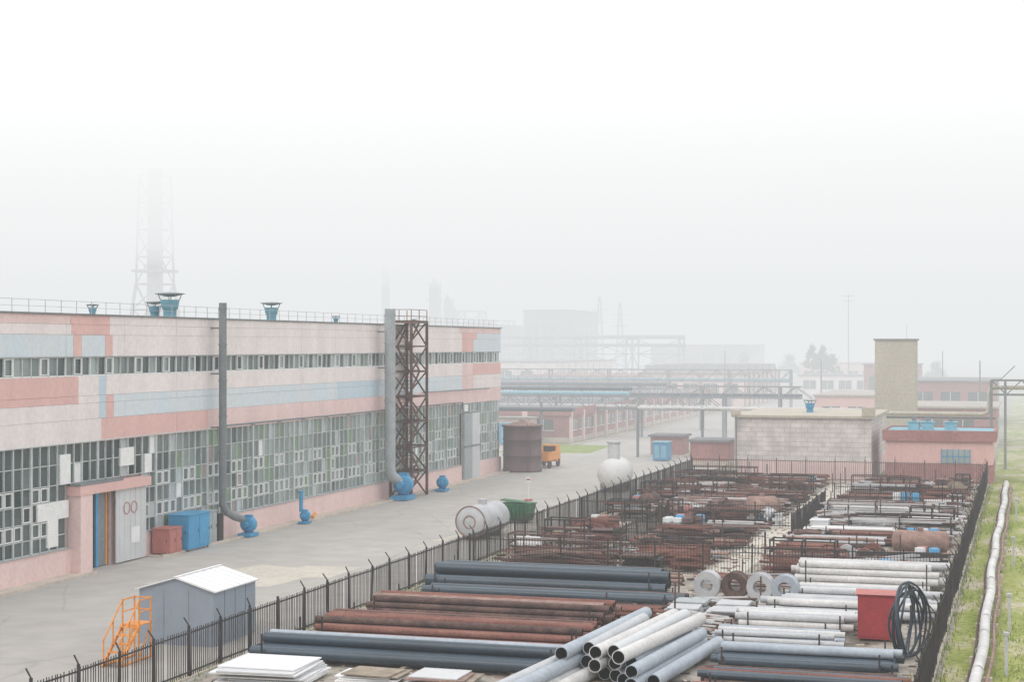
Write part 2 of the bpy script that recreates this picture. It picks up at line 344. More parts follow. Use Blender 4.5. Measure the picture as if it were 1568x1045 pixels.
def cabinet(name,x0,x1,y0,y1,h,mat,legs=.12,doors=2):
    b=MB(); b.box(x0,x1,y0,y1,legs,h,mat); b.box(x0-.05,x1+.06,y0-.05,y1+.05,h,h+.05,mat)
    for a in(x0+.08,x1-.12):
        for c in(y0+.08,y1-.12): b.box(a,a+.06,c,c+.06,0,legs,'iron')
    w=(y1-y0)/doors
    for i in range(doors):
        b.box(x1,x1+.025,y0+w*i+.04,y0+w*(i+1)-.04,legs+.1,h-.1,mat); b.box(x1+.025,x1+.05,y0+w*(i+1)-.16,y0+w*(i+1)-.12,h*.5,h*.5+.2,'iron')
    b.box(x0+.06,x1-.06,y0-.02,y0,legs+.1,h-.1,mat); b.box(x1-.2,x1-.15,y0-.04,y0-.02,h*.5,h*.5+.18,'iron')
    return b.build(name,bevel=.008)
cabinet('red_cabinet',-47.8,-46.7,86.7,88.2,1.5,'red2'); cabinet('blue_cabinet',-47.8,-46.5,88.6,91.3,2.1,'bright')
cabinet('electrical_cabinet',-47.8,-46.9,91.7,93.0,2.0,'ductl'); cabinet('electrical_cabinet',-47.8,-46.9,93.2,93.9,1.7,'iron',doors=1)
def lattice(b,cx,cy,wx,wy,z0,z1,n,t,mat,tx=None,ty=None):
    tx=wx if tx is None else tx; ty=wy if ty is None else ty
    def c(k,i):
        f=k/n; ax=(wx+(tx-wx)*f)/2; ay=(wy+(ty-wy)*f)/2
        sx,sy=((-1,-1),(1,-1),(1,1),(-1,1))[i%4]; return (cx+sx*ax,cy+sy*ay,z0+(z1-z0)*f)
    for i in range(4): b.beam(c(0,i),c(n,i),t*1.5,mat)
    for k in range(n):
        for i in range(4):
            b.beam(c(k+1,i),c(k+1,i+1),t,mat)
            if k%2: b.beam(c(k,i),c(k+1,i+1),t*.8,mat)
            else: b.beam(c(k,i+1),c(k+1,i),t*.8,mat)
b=MB(); lattice(b,-47.0,126.6,1.7,3.6,0,13.9,7,.12,'rust2')
for k in range(7):
    z=k*1.985; b.box(-47.7,-46.3,(125.0 if k%2 else 127.3),(125.9 if k%2 else 128.2),z+1.9,z+1.95,'rust2')
    a,c=(125.3,127.9) if k%2==0 else (127.9,125.3)
    for xx in(-47.5,-46.6): b.beam((xx,a,z),(xx,c,z+1.95),.07,'rust',.18)
    for j in range(7): b.box(-47.5,-46.6,a+(c-a)*j/7-.1,a+(c-a)*j/7+.1,z+1.95*j/7+.1,z+1.95*j/7+.13,'rust2')
b.box(-47.9,-46.1,124.7,128.5,13.75,13.82,'rust3')
for yy in(124.8,126.6,128.4):
    b.beam((-46.15,yy,13.8),(-46.15,yy,14.8),.06,'rust3'); b.beam((-47.85,yy,13.8),(-47.85,yy,14.8),.06,'rust3')
for zz in(14.3,14.8):
    b.beam((-46.15,124.8,zz),(-46.15,128.4,zz),.05,'rust3'); b.beam((-47.85,124.8,zz),(-46.15,124.8,zz),.05,'rust3')
b.build('steel_stair_tower')

# ------------------------------------------------------------------ road objects
b=MB(); b.revolve((-46.0,154.8,0),(0,0,1),[(0,1.83),(.1,1.83),(.12,1.9),(.2,1.9),(.22,1.83),(1.5,1.83),(1.52,1.9),(1.6,1.9),(1.62,1.83),(3.0,1.83),(3.02,1.9),(3.1,1.9),(3.12,1.83),(4.25,1.83),(4.27,1.98),(4.4,1.98),(4.42,1.8)],'tankr',40)
b.revolve((-46.0,154.8,4.4),(0,0,1),[(0,1.8),(.25,.9),(.32,.3),(.5,.3),(.5,0)],'rust3',32)
b.beam((-45.0,153.1,0),(-45.0,153.1,4.6),.05,'tankr'); b.beam((-44.7,153.2,0),(-44.7,153.2,4.6),.05,'tankr')
b.build('rusty_storage_tank')
b=MB(); c=Vector((-32.7,98.8,1.15)); ax=Vector((.08,1,0))
b.revolve(c,ax,[(-.15,.0),(-.12,.5),(0,.9),(.06,.95),(1.2,.95),(1.22,.98),(1.3,.98),(1.32,.95),(2.9,.95),(2.92,.98),(3.0,.98),(3.02,.95),(4.2,.95),(4.3,.8),(4.4,.3),(4.42,0)],'steel',28)
b.ring(c+Vector((0,-.12,0)),ax,.42,.34,.08,'rust3'); b.ring(c+Vector((0,.04,0)),ax,1.0,.94,.1,'rust3'); b.tube(c+ax*2+Vector((0,0,.9)),c+ax*2+Vector((0,0,1.25)),.28,'steel',14)
for k in(1.0,3.2):
    b.box(c.x-.8,c.x+.9,c.y+k-.1,c.y+k+.1,0,.5,'rust2')
b.build('silver_horizontal_tank')
b=MB(); x,y=-33.0,110
b.add([(x-.9,y-.6,.15),(x+.9,y-.6,.15),(x+.9,y+.6,.15),(x-.9,y+.6,.15),(x-1.05,y-.8,1.25),(x+1.05,y-.8,1.25),(x+1.05,y+.8,1.25),(x-1.05,y+.8,1.25)],[(0,3,2,1),(0,1,5,4),(1,2,6,5),(2,3,7,6),(3,0,4,7)],'green')
b.box(x-1.1,x+1.1,y-.85,y+.85,1.25,1.32,'green'); b.obox((x,y-.2,1.45),(2.1,1.0,.06),0,'green',.1)
for i in range(-3,4): b.box(x+i*.28-.03,x+i*.28+.03,y-.86,y-.6,.2,1.24,'green')
for a in(-.7,.7): b.tube((x+a-.05,y-.5,.1),(x+a+.05,y-.5,.1),.1,'iron')
b.build('green_dumpster')
b=MB(); b.revolve((-28.3,93.6,.62),(1,.02,0),[(-.12,0),(-.08,.28),(0,.38),(1.5,.38),(1.58,.28),(1.62,0)],'sheet',20)
b.tube((-27.5,93.6,.9),(-27.5,93.6,1.1),.1,'sheet'); b.box(-28.1,-28,93.3,93.9,0,.35,'rust2'); b.box(-27.2,-27.1,93.3,93.9,0,.35,'rust2'); b.build('small_white_tank')
b=MB(); c=Vector((-32.4,134.5,1.5))
b.revolve(c,(0,1,0),[(-.75,0),(-.7,.35),(-.5,.8),(-.2,1.1),(.1,1.24),(.4,1.27),(2.4,1.27),(2.7,1.1),(3.0,.5),(3.05,0)],'tankw',28)
b.tube(c+Vector((0,.8,1.0)),c+Vector((0,.8,2.6)),.5,'gate',20); b.tube(c+Vector((0,.8,2.5)),c+Vector((0,.8,2.62)),.58,'steel',20)
b.box(c.x-1,c.x+1,c.y+.2,c.y+.5,0,.7,'struct'); b.box(c.x-1,c.x+1,c.y+2,c.y+2.3,0,.7,'struct'); b.build('white_pressure_vessel')
b=MB(); b.tube((-36.8,125.5,0),(-36.8,125.5,.14),.32,'red2',18); b.tube((-36.8,125.5,.1),(-36.8,125.5,1.9),.035,'sheet',8); b.obox((-36.8,125.45,1.65),(.34,.03,.34),0,'sheet'); b.obox((-36.8,125.42,1.65),(.26,.02,.1),0,'red'); b.build('road_sign')
b=MB(); x,y=-45.3,158.5; w_=.85
b.box(x-w_,x+w_,y,y+3.2,.75,.9,'orange'); b.box(x-w_,x+w_,y,y+.06,.9,1.6,'orange'); b.box(x-w_,x-w_+.06,y+.06,y+3.2,.9,1.6,'orange'); b.box(x+w_-.06,x+w_,y+.06,y+3.2,.9,1.6,'orange')
b.box(x-w_+.05,x+w_-.05,y+3.3,y+4.6,.5,1.35,'orange')
b.add([(x-.8,y+3.3,1.35),(x+.8,y+3.3,1.35),(x+.8,y+4.6,1.35),(x-.8,y+4.6,1.35),(x-.72,y+3.35,2.15),(x+.72,y+3.35,2.15),(x+.72,y+4.2,2.15),(x-.72,y+4.2,2.15)],[(4,5,6,7),(0,1,5,4),(1,2,6,5),(2,3,7,6),(3,0,4,7)],'orange')
b.box(x-.6,x+.6,y+3.29,y+3.31,1.45,2.0,'dark')
for yy in(y+.8,y+3.9):
    for s_ in(-1,1): b.tube((x+s_*.85,yy,.38),(x+s_*.6,yy,.38),.38,'iron',16)
b.box(x-.8,x-.5,y-.03,y,.6,.75,'red'); b.box(x+.5,x+.8,y-.03,y,.6,.75,'red'); b.build('orange_flatbed_truck')
e=empty('metal_storage_shed'); x0,x1,y0,y1=-34.2,-30.9,61.0,64.8; xm=(x0+x1)/2; zh,zr=2.2,2.68
b=MB(); b.add([(x0,y0,0),(x1,y0,0),(x1,y0,zh),(xm,y0,zr),(x0,y0,zh),(x0,y1,0),(x1,y1,0),(x1,y1,zh),(xm,y1,zr),(x0,y1,zh)],[(0,1,2,3,4),(9,8,7,6,5),(1,6,7,2),(5,0,4,9)],'shedw')
for i in range(1,4):
    b.box(x1,x1+.015,y0+i*.95-.01,y0+i*.95+.01,0,zh-.03,'duct')
for i in range(1,3): b.box(x0+i*1.1-.01,x0+i*1.1+.01,y0-.012,y0,0,zh,'duct')
b.build('walls',e)
b=MB(); t=.05;o=.12
for xa,xb in((x0-o,xm),(x1+o,xm)):
    za=zh-o*.29; vs=[(xa,y0-o,za),(xb,y0-o,zr),(xb,y1+o,zr),(xa,y1+o,za)]; vs+= [(v[0],v[1],v[2]+t) for v in vs]
    b.add(vs,[(0,1,2,3),(4,5,6,7),(0,1,5,4),(1,2,6,5),(2,3,7,6),(3,0,4,7)],'sheet')
    for i in range(0,8):
        yy=y0-o+.02+i*(y1-y0+2*o-.06)/7; b.beam((xa,yy,za+t),(xb,yy,zr+t),.025,'gate')
b.box(xm-.08,xm+.08,y0-o,y1+o,zr+t,zr+t+.02,'sheet'); b.build('roof',e)
b=MB(); x,y=-32.6,57.3; m='orange'
def P(a,c,z): return (x+a,y+c,z)
for s_ in(-.35,.35):
    b.beam(P(s_,-1.3,0),P(s_,.2,1.35),.06,m,.12); b.beam(P(s_,.2,0),P(s_,.2,2.35),.05,m); b.beam(P(s_,1.1,0),P(s_,1.1,2.35),.05,m)
    b.beam(P(s_,.2,2.3),P(s_,1.1,2.3),.045,m); b.beam(P(s_,.2,1.85),P(s_,1.1,1.85),.04,m); b.beam(P(s_,-1.2,1.0),P(s_,.2,2.3),.045,m); b.beam(P(s_,-1.2,.1),P(s_,-1.2,1.0),.045,m); b.beam(P(s_,-.5,.7),P(s_,-.5,1.65),.04,m)
    b.beam(P(s_,.2,0.1),P(s_,1.1,1.3),.04,m); b.beam(P(s_,-1.3,.06),P(s_,1.2,.06),.06,m)
for k in range(5): b.obox(P(0,-1.1+k*.3,.22+k*.27),(.7,.24,.035),0,m)
b.obox(P(0,.65,1.36),(.75,.95,.05),0,m); b.beam(P(-.35,1.1,2.3),P(.35,1.1,2.3),.045,m); b.beam(P(-.35,1.1,1.85),P(.35,1.1,1.85),.04,m); b.build('yellow_platform_steps')

# ------------------------------------------------------------------ fences
def fence(name,p,q,h=1.75,step=.15,sec=2.5,mat='iron',tips=True):
    b=MB(); p=Vector((*p,0)); q=Vector((*q,0)); Lh=(q-p).length; d=(q-p).normalized(); nrm=Vector((-d.y,d.x,0))
    k=int(Lh/sec); prev=None
    for i in range(k+1):
        a=p+d*(i*Lh/k)+nrm*U(-.05,.05); le=Vector((U(-.04,.04),U(-.04,.04),0)); top=a+le+Vector((0,0,h+.12+U(-.04,.04)))
        b.beam(a,top,.08,mat)
        if tips and R()<.93: b.beam(top,top+nrm*.2*U(.6,1.2)+Vector((0,0,.28)),.04,mat)
        if prev:
            pa,pt=prev
            for z in(.22,h-.12): b.beam(pa+Vector((0,0,z)),a+Vector((0,0,z)),.05,mat)
            n=int(sec/step)
            for j in range(1,n):
                if R()<.015: continue
                c=pa+(a-pa)*(j/n); b.beam(c+Vector((0,0,.08)),c+Vector((U(-.012,.012),U(-.012,.012),h+U(-.02,.02))),.025,mat)
        prev=(a,top)
    b.box(min(p.x,q.x)-.1,max(p.x,q.x)+.1,min(p.y,q.y)-.1,max(p.y,q.y)+.1,0,.07,'kerb')
    b.build(name)
fence('iron_fence',(-28.9,40),(-28.9,151)); fence('iron_fence',(-3.3,40),(-3.3,151),1.9)
fence('iron_fence',(-28.8,87),(-3.4,87),1.7,tips=False); fence('iron_fence',(-28.8,111),(-14.2,111),1.6,tips=False); fence('iron_fence',(-28.9,150.5),(-3.4,150.5),1.9)
fence('iron_fence',(-14.0,106),(-14.0,124),1.5,tips=False); fence('iron_fence',(-13.8,128),(-3.4,128),1.6,tips=False)
fence('iron_fence',(-23,96),(-14.2,96),1.3,tips=False); fence('iron_fence',(-23,96.2),(-23,110.8),1.3,tips=False)

# ------------------------------------------------------------------ yard stock
def stackX(name,x0,x1,yc,n,layers,r,mats,jit=.25,posts=True):
    b=MB(); z0=.16
    for xx in(x0+(x1-x0)*.15,(x0+x1)/2,x0+(x1-x0)*.85): b.box(xx-.08,xx+.08,yc-n*r-.2,yc+n*r+.2,0,z0,'wood')
    for l in range(layers):
        for i in range(n-l):
            if l==layers-1 and layers>1 and R()<.3: continue
            y=yc-(n-l)*r+r+i*2*r*1.01; z=z0+r+l*r*1.74
            rr=r*U(.86,1.0) ; z=z-r+rr if l==0 else z
            a=x0+U(-jit,jit); c=x1+U(-jit*1.5,jit*1.5); sk=.12 if l==layers-1 else .03
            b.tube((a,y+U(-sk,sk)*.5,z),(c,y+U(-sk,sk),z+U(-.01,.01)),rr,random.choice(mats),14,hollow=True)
    if posts:
        for xx in (x0+.4,x1-.4):
            b.beam((xx,yc-n*r-.1,0),(xx,yc-n*r-.1,z0+layers*r*1.8+.1),.06,'iron'); b.beam((xx,yc+n*r+.1,0),(xx,yc+n*r+.1,z0+layers*r*1.8+.2),.06,'iron')
    return b.build(name)
stackX('dark_pipe_stack',-28,-15.9,60.2,7,2,.24,['dkblue','dkblue','dkblue','pipeg'])
stackX('rusty_pipe_stack',-27.6,-16.4,64.9,11,3,.145,['rust','rust','rust2'])
stackX('rusty_pipe_stack',-27.2,-16.9,69.4,10,4,.14,['rust','rust','rust2','rust3'])
stackX('rusty_pipe_stack',-26.6,-15.2,73.4,12,2,.09,['rust','rust2','rust'],jit=.6)
stackX('dark_pipe_stack',-27.4,-15.4,76.8,4,1,.2,['dkblue','dkblue','rust2'])
stackX('dark_pipe_stack',-28.2,-16.7,80.0,5,2,.28,['dkblue'])
stackX('rusty_pipe_stack',-27.5,-17.5,83.8,9,2,.1,['rust2','rust3'],jit=.8)
W=['pipew','pipew','gate','pipew','steel']
stackX('white_pipe_stack',-10.7,-4.2,84.2,7,4,.18,W,jit=.5)
stackX('white_pipe_stack',-10.3,-4.3,79.9,9,2,.16,W,jit=.7)
stackX('white_pipe_stack',-11.0,-4.4,75.9,8,2,.17,W,jit=.7)
stackX('white_pipe_stack',-11.6,-7.0,72.0,7,2,.16,W,jit=.5)
stackX('white_pipe_stack',-12.0,-7.4,68.0,8,2,.12,['pipew','steel','pipeg'],jit=.4)
stackX('dark_pipe_stack',-11.2,-4.7,63.4,7,2,.17,['dkblue','dkblue','pipeg'])
stackX('rusty_pipe_stack',-10.8,-4.1,58.8,8,2,.15,['rust','rust2','dkblue'])
stackX('rusty_pipe_stack',-10.4,-4.1,55.0,8,2,.15,['rust','rust2'])
b=MB(); r=.25; b.box(-17,-11.3,58,58.2,0,.15,'wood'); b.box(-16.6,-11,64,64.2,0,.15,'wood')
for l in range(3):
    for i in range(9-l*2):
        xx=-16.5+(i+l*.98)*.515
        if l==0: st=(50+U(-.5,.5) if i<4 else 57.5+U(-1.2,1.0))
        elif l==1: st=(51.5+U(-.5,.5) if i<2 else 57.2+U(-1.0,1.2))
        else: st=57.6+U(-.8,.9)
        en=65.3+U(-.9,.9)+l*.3
        sk=.10+U(-.012,.012)*(1+l)
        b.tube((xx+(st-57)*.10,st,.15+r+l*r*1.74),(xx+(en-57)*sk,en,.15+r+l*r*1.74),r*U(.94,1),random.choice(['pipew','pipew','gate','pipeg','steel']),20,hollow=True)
b.build('large_pipe_pile')
def coil(x,y,r1,r0,w,mat,ax=(.12,1,0)):
    b=MB(); n=7
    for k in range(n):
        rr1=r1-U(0,.03); b.ring((x+U(-.02,.02),y-w/2+(k+.5)*w/n,r1),ax,rr1,r0+U(0,.03),w/n*.92,mat)
    b.build('steel_strip_coil')
for x,mat in((-14.5,'steel'),(-13.2,'rust2'),(-12.0,'steel'),(-10.8,'pipeg')): coil(x,79.6+U(-.2,.2),.66,.3,.75,mat)
e=cabinet('red_gas_cabinet',-6.6,-5.1,69.9,71.0,1.85,'red',legs=.1)
b=MB(); b.add([(-6.7,69.8,1.91),(-5.0,69.8,1.91),(-5.0,71.1,1.91),(-6.7,71.1,1.91),(-6.7,70.45,2.05),(-5.0,70.45,2.05)],[(0,1,5,4),(3,4,5,2),(0,4,3),(1,2,5)],'red2'); o=b.build('cabinet_roof',e)
b=MB()
for k in range(8):
    cx,cy=-4.35+U(-.16,.16)-k*.02,66.0+k*.1; rr=1.5-U(0,.12); rz=1.5-U(0,.25); w2=.2+.22*(k%3)
    pts=[(cx+w2*math.cos(t)+.1*math.sin(t*2+k),cy+rr*.6*math.cos(t),rz+rz*.97*math.sin(t)+.08) for t in [2*math.pi*j/40 for j in range(40)]]
    b.path(pts,.045,'rubber' if k%3 else 'dkblue',8,closed=True)
b.build('hose_coil')
def sheets(name,x0,x1,y0,y1,n,mats,t=.05,jit=.25):
    b=MB(); z=.1
    for a in(.2,.8): b.box(x0+(x1-x0)*a-.05,x0+(x1-x0)*a+.05,y0,y1,0,.1,'wood')
    for i in range(n):
        c=((x0+x1)/2+U(-jit,jit),(y0+y1)/2+U(-jit,jit),z+t/2); b.obox(c,((x1-x0)*U(.8,1),(y1-y0)*U(.8,1),t*.8),U(-.08,.08),random.choice(mats)); z+=t
    b.build(name)
sheets('white_sheet_stack',-27.6,-24.1,54.2,57.2,9,['sheet','sheet','gate'],.06)
sheets('white_sheet_stack',-23.4,-21.2,55.6,57.2,5,['gate','sheet','wood'],.06); sheets('timber_board_stack',-20.8,-18.6,55.8,57.5,5,['wood','gate','rust3'],.06)
for i in range(4): sheets('steel_sheet_stack',-15.4+ (i%2)*1.9,-13.8+(i%2)*1.9,73.2+(i//2)*2.0,74.9+(i//2)*2.0,5,['steel','rust3','ductl','steel'],.07,.2)
def slats(name,x0,x1,y0,y1,n,mats,h=.5,w=.09,ang=.12):
    b=MB()
    for i in range(n):
        cy=U(y0,y1); L_=U(.5,1)*(x1-x0); b.obox(((x0+x1)/2+U(-.3,.3),cy,U(.06,h)),(L_,w*U(.6,1.6),w*U(.5,1.2)),U(-ang,ang),random.choice(mats),U(-.03,.03))
    b.build(name)
slats('steel_profile_pile',-15.3,-11.8,70.0,72.5,34,['steel','pipew','rust3','ductl','rust2'],.4,ang=.6)
slats('steel_profile_pile',-15.3,-12.0,76.2,78.4,26,['steel','pipew','rust2','ductl'],.3,ang=.4)
slats('steel_profile_pile',-15.0,-11.8,67.0,69.4,26,['steel','rust3','rust2','ductl'],.3,ang=.7)
slats('scrap_beam_pile',-11,-9,86.3,86.8,6,['rust2'],.3)
slats('scrap_beam_pile',-16,-11,82,85.5,34,['rust2','rust','rust3','steel'],.6,ang=.2)
WR=['rust','rust2','rust3','rust2']
def rack(x0,x1,y0,y1,mats):
    b=MB(); hp=U(1.3,1.9); fm=random.choice(['rust2','iron'])
    for xx in(x0,(x0+x1)/2,x1):
        for yy in(y0,y1): b.beam((xx,yy,0),(xx,yy,hp),.08,fm)
        for z in(.5,1.0,hp-.05): b.beam((xx,y0,z),(xx,y1,z),.08,fm)
    for yy in(y0,y1): b.beam((x0,yy,hp-.05),(x1,yy,hp-.05),.07,fm)
    for z in(.58,1.08):
        for i in range(int((y1-y0)/.15)):
            if R()<.75: b.beam((x0-U(0,.6),y0+.1+i*.15,z+U(0,.12)),(x1+U(-.6,.6),y0+.1+i*.15,z+U(0,.12)),U(.05,.12),random.choice(mats))
    b.build('steel_bar_rack')
def barrel_group(x0,x1,y):
    b=MB(); x=x0+.4
    while x<x1-.3:
        for dy in(0,.65):
            if R()<.75:
                m=random.choice(['bright','rust3','rust2','brickr','rust2','gate']); xx,y2=x+U(-.05,.05),y+dy
                b.revolve((xx,y2,0),(0,0,1),[(0,.29),(.3,.29),(.31,.31),(.34,.31),(.35,.29),(.6,.29),(.61,.31),(.64,.31),(.65,.29),(.88,.29),(.9,.25)],m,16)
        x+=.66
    b.build('steel_barrel_group')
def crate(x,y,mat):
    b=MB(); w,l,h=U(.5,.9),U(.5,.7),U(.6,1.1); b.box(x-w,x+w,y-l,y+l,.1,h,mat); b.box(x-w-.05,x+w+.05,y-l-.05,y+l+.05,h,h+.06,mat)
    for i in range(5): b.box(x-w+i*w*.48,x-w+i*w*.48+.08,y-l-.03,y-l,.1,h,mat)
    b.box(x-w,x-w+.15,y-l,y+l,0,.1,'wood'); b.box(x+w-.15,x+w,y-l,y+l,0,.1,'wood'); b.build('metal_container')
def drum(x,y,r,mat='wood'):
    b=MB(); a=U(-.6,.6); ax=Vector((math.sin(a),math.cos(a),0)); c=Vector((x,y,r))
    b.ring(c-ax*.35,ax,r,.1,.07,mat,24); b.ring(c+ax*.35,ax,r,.1,.07,mat,24); b.tube(c-ax*.33,c+ax*.33,r*.55,random.choice(['rubber','rust2','dkblue']),20); b.build('cable_drum')
yy=88.9
while yy<149:
    xx=-28.0+U(0,.5)
    while xx<-5.2:
        L_=random.choice([2,3,4,5,6,7]); xe=min(xx+L_,-4.2)
        if xx<-16.3 and xe>-16.3: xe=-16.4
        if xx>-16.5 and xx<-13.5: xx=-13.4; xe=min(xx+L_,-4.2)
        if xe-xx<1.2:
            xx=xe+.4 if xe>-16.5 and xe<-16 else xe+.6
            if xx>-16.5 and xx<-13.5: xx=-13.4
            continue
        right=xx>-13.6
        pale=right and 104<yy<128
        blocked=(xx<-26 and 92<yy<95.5) or (xx<-13 and 110.2<yy<111.8) or (xx<-14 and 95.3<yy<96.7) or (xx<-22.8 and xe>-23.2 and 95<yy<112) or (right and 127.3<yy<128.7) or (right and xe>-8 and 98.4<yy<102.4) or (-19<xx<-15 and 112.5<yy<117)
        if blocked: xx=min(xe,xx+.8)+.3; continue
        mats=(['gate','pipew','steel','pipew','rust3','rust2'] if pale else random.choice([WR,WR,['rust3','steel','rust2'],['rust','rust'],['pipew','steel','rust3','rust2'],['rust2','iron','rust2'],['rust2','iron','rust'] ]))
        t=R(); y_=yy+U(-.3,.3)
        if t<.27: stackX('metal_bar_stack',xx,xe,y_,random.randint(5,10),random.randint(1,4),U(.06,.11),mats,jit=.5)
        elif t<.48: slats('scrap_beam_pile',xx,xe,y_-.9,y_+.9,random.randint(20,34),mats,U(.5,1.1),.12,ang=U(.05,.3))
        elif t<.70: rack(xx+.3,xe-.3,y_-.7,y_+.7,mats)
        elif t<.80: sheets('steel_plate_stack',xx,xe,y_-.9,y_+.8,random.randint(4,11),mats,.07)
        elif t<.84: xe=min(xe,xx+2.2); barrel_group(xx,xe,y_)
        elif t<.875: xe=xx+1.9; crate(xx+.95,y_,random.choice(['rust3','bright','rust2','rust2','brickr','gate']))
        elif t<.91: xe=xx+1.6; drum(xx+.8,y_,U(.5,.8))
        else: slats('scrap_metal_heap',xx,xe,y_-1,y_+1,44,mats,U(.7,1.1),.12,ang=.9)
        xx=xe+U(.15,.6)
    yy+=U(1.9,2.3)
def rtank(name,x,y,z,r,L_,ax,mat):
    b=MB(); b.revolve((x,y,z),ax,[(-.2*r,0),(-.15*r,.4*r),(0,.85*r),(.1,r),(L_-.1,r),(L_,.85*r),(L_+.15*r,.4*r),(L_+.2*r,0)],mat,22)
    a=Vector(ax).normalized()
    b.tube(Vector((x,y,z))+a*L_*.5+Vector((0,0,r*.9)),Vector((x,y,z))+a*L_*.5+Vector((0,0,r*1.25)),.18,mat)
    for k in(.25,.75):
        c=Vector((x,y,0))+a*L_*k; b.obox((c.x,c.y,max(.1,(z-r*.7)/2)),(.2,r*1.5,max(.2,z-r*.7)),0,'rust2')
    b.build(name)
rtank('rusty_tank',-7.4,99.9,.75,.62,3.0,(1,0,0),'rust3'); rtank('rusty_tank',-7.2,101.8,.6,.5,2.2,(1,.1,0),'rust2')
rtank('rusty_tank',-18.3,115.5,.95,.75,2.0,(1,.4,0),'rust3'); rtank('rusty_tank',-26.2,119,.8,.6,1.6,(.2,1,0),'rust2'); rtank('grey_tank',-16.9,113.4,.6,.42,1.3,(.3,1,0),'steel')
for i in range(11):
    b=MB(); x=-18.9+U(0,3.2); y=112.6+U(0,1.5); m=random.choice(['gate','pipeg','iron','pipew','dkblue'])
    b.tube((x,y,0),(x,y,.12),.28,m,14); b.tube((x,y,.1),(x,y,.7),.14,m,12); b.tube((x-.3,y,.4),(x+.3,y,.4),.14,m,12); b.ring((x,y,.8),(0,0,1),.22,.17,.04,m,14)
    b.build('pipe_valve')
for i in range(10):
    coilx,coily=random.choice([(-24.5,102),(-20,106),(-9,95),(-22,124),(-10,133),(-7,140),(-25,138)]); coil(coilx+U(-1.2,1.2),coily+U(-1,1),U(.4,.6),.2,.4,random.choice(['rust2','rust','steel']),ax=(U(-.5,.5),1,0))
b=MB()
for i in range(150):
    x=U(-27,-4.5); y=random.choice([U(88,148),U(88,148),U(57,86)])
    if y<86 and not(-16<x<-11.5 and y>70): continue
    b.beam((x,y,0),(x+U(-.03,.03),y,U(.9,2.0)),.07,'rust2')
b.build('steel_stakes')
b=MB()
for i in range(4500):
    x=U(-28.4,-3.6); y=U(50,150); s_=U(.03,.11); b.obox((x,y,s_*.3),(s_*U(1,6),s_,s_*.5),U(0,3.1),random.choice(['wood','rust2','kerb','rust2','rust3']))
b.build('gravel_and_debris')
b=MB()
for i in range(16000):
    x=U(-3.2,6); y=48+100*R()**1.6
    if math.sin(x*1.7+y*.21)+math.sin(y*.6-x)+U(-1,1)<0: continue
    h=U(.05,.22); a=U(0,3.14); dx,dy=math.cos(a)*.025,math.sin(a)*.025; lx,ly=U(-.06,.06),U(-.06,.06)
    b.add([(x-dx,y-dy,0),(x+dx,y+dy,0),(x+lx,y+ly,h)],[(0,1,2)],'grass')
for i in range(5000):
    x=random.choice([-28.9,-28.6,-3.3,-3.5])+U(-.5,.5); y=U(48,150); h=U(.1,.35); a=U(0,3.14); dx,dy=math.cos(a)*.025,math.sin(a)*.025
    b.add([(x-dx,y-dy,0),(x+dx,y+dy,0),(x+U(-.06,.06),y+U(-.06,.06),h)],[(0,1,2)],'grass')
b.build('grass')
b=MB(); pts=[(-1.72+.06*math.sin(y*.11)+.05*math.sin(y*.4),y,.5+.03*math.sin(y*.5)) for y in range(40,150,2)]
b.path(pts,.2,'pipew',14); b.path([(p[0]+.36,p[1],p[2]-.15) for p in pts],.06,'rust3',8); b.path([(p[0]-.3,p[1],p[2]-.2) for p in pts],.05,'rust2',8)
for y in range(42,150,4):
    b.ring((-1.72+.06*math.sin(y*.11),y,.5),(0,1,0),.225,.19,.06,'steel',14)
    b.box(-2.1,-1.2,y-.12,y+.12,0,.3,'kerb')
b.build('insulated_pipeline')
b=MB()
for y in(64,74,96,120): b.beam((-.75,y,0),(-.75,y,1.5),.12,'steel'); b.tube((-.75,y,1.5),(-.75,y,1.6),.12,'steel')
b.build('marker_posts')

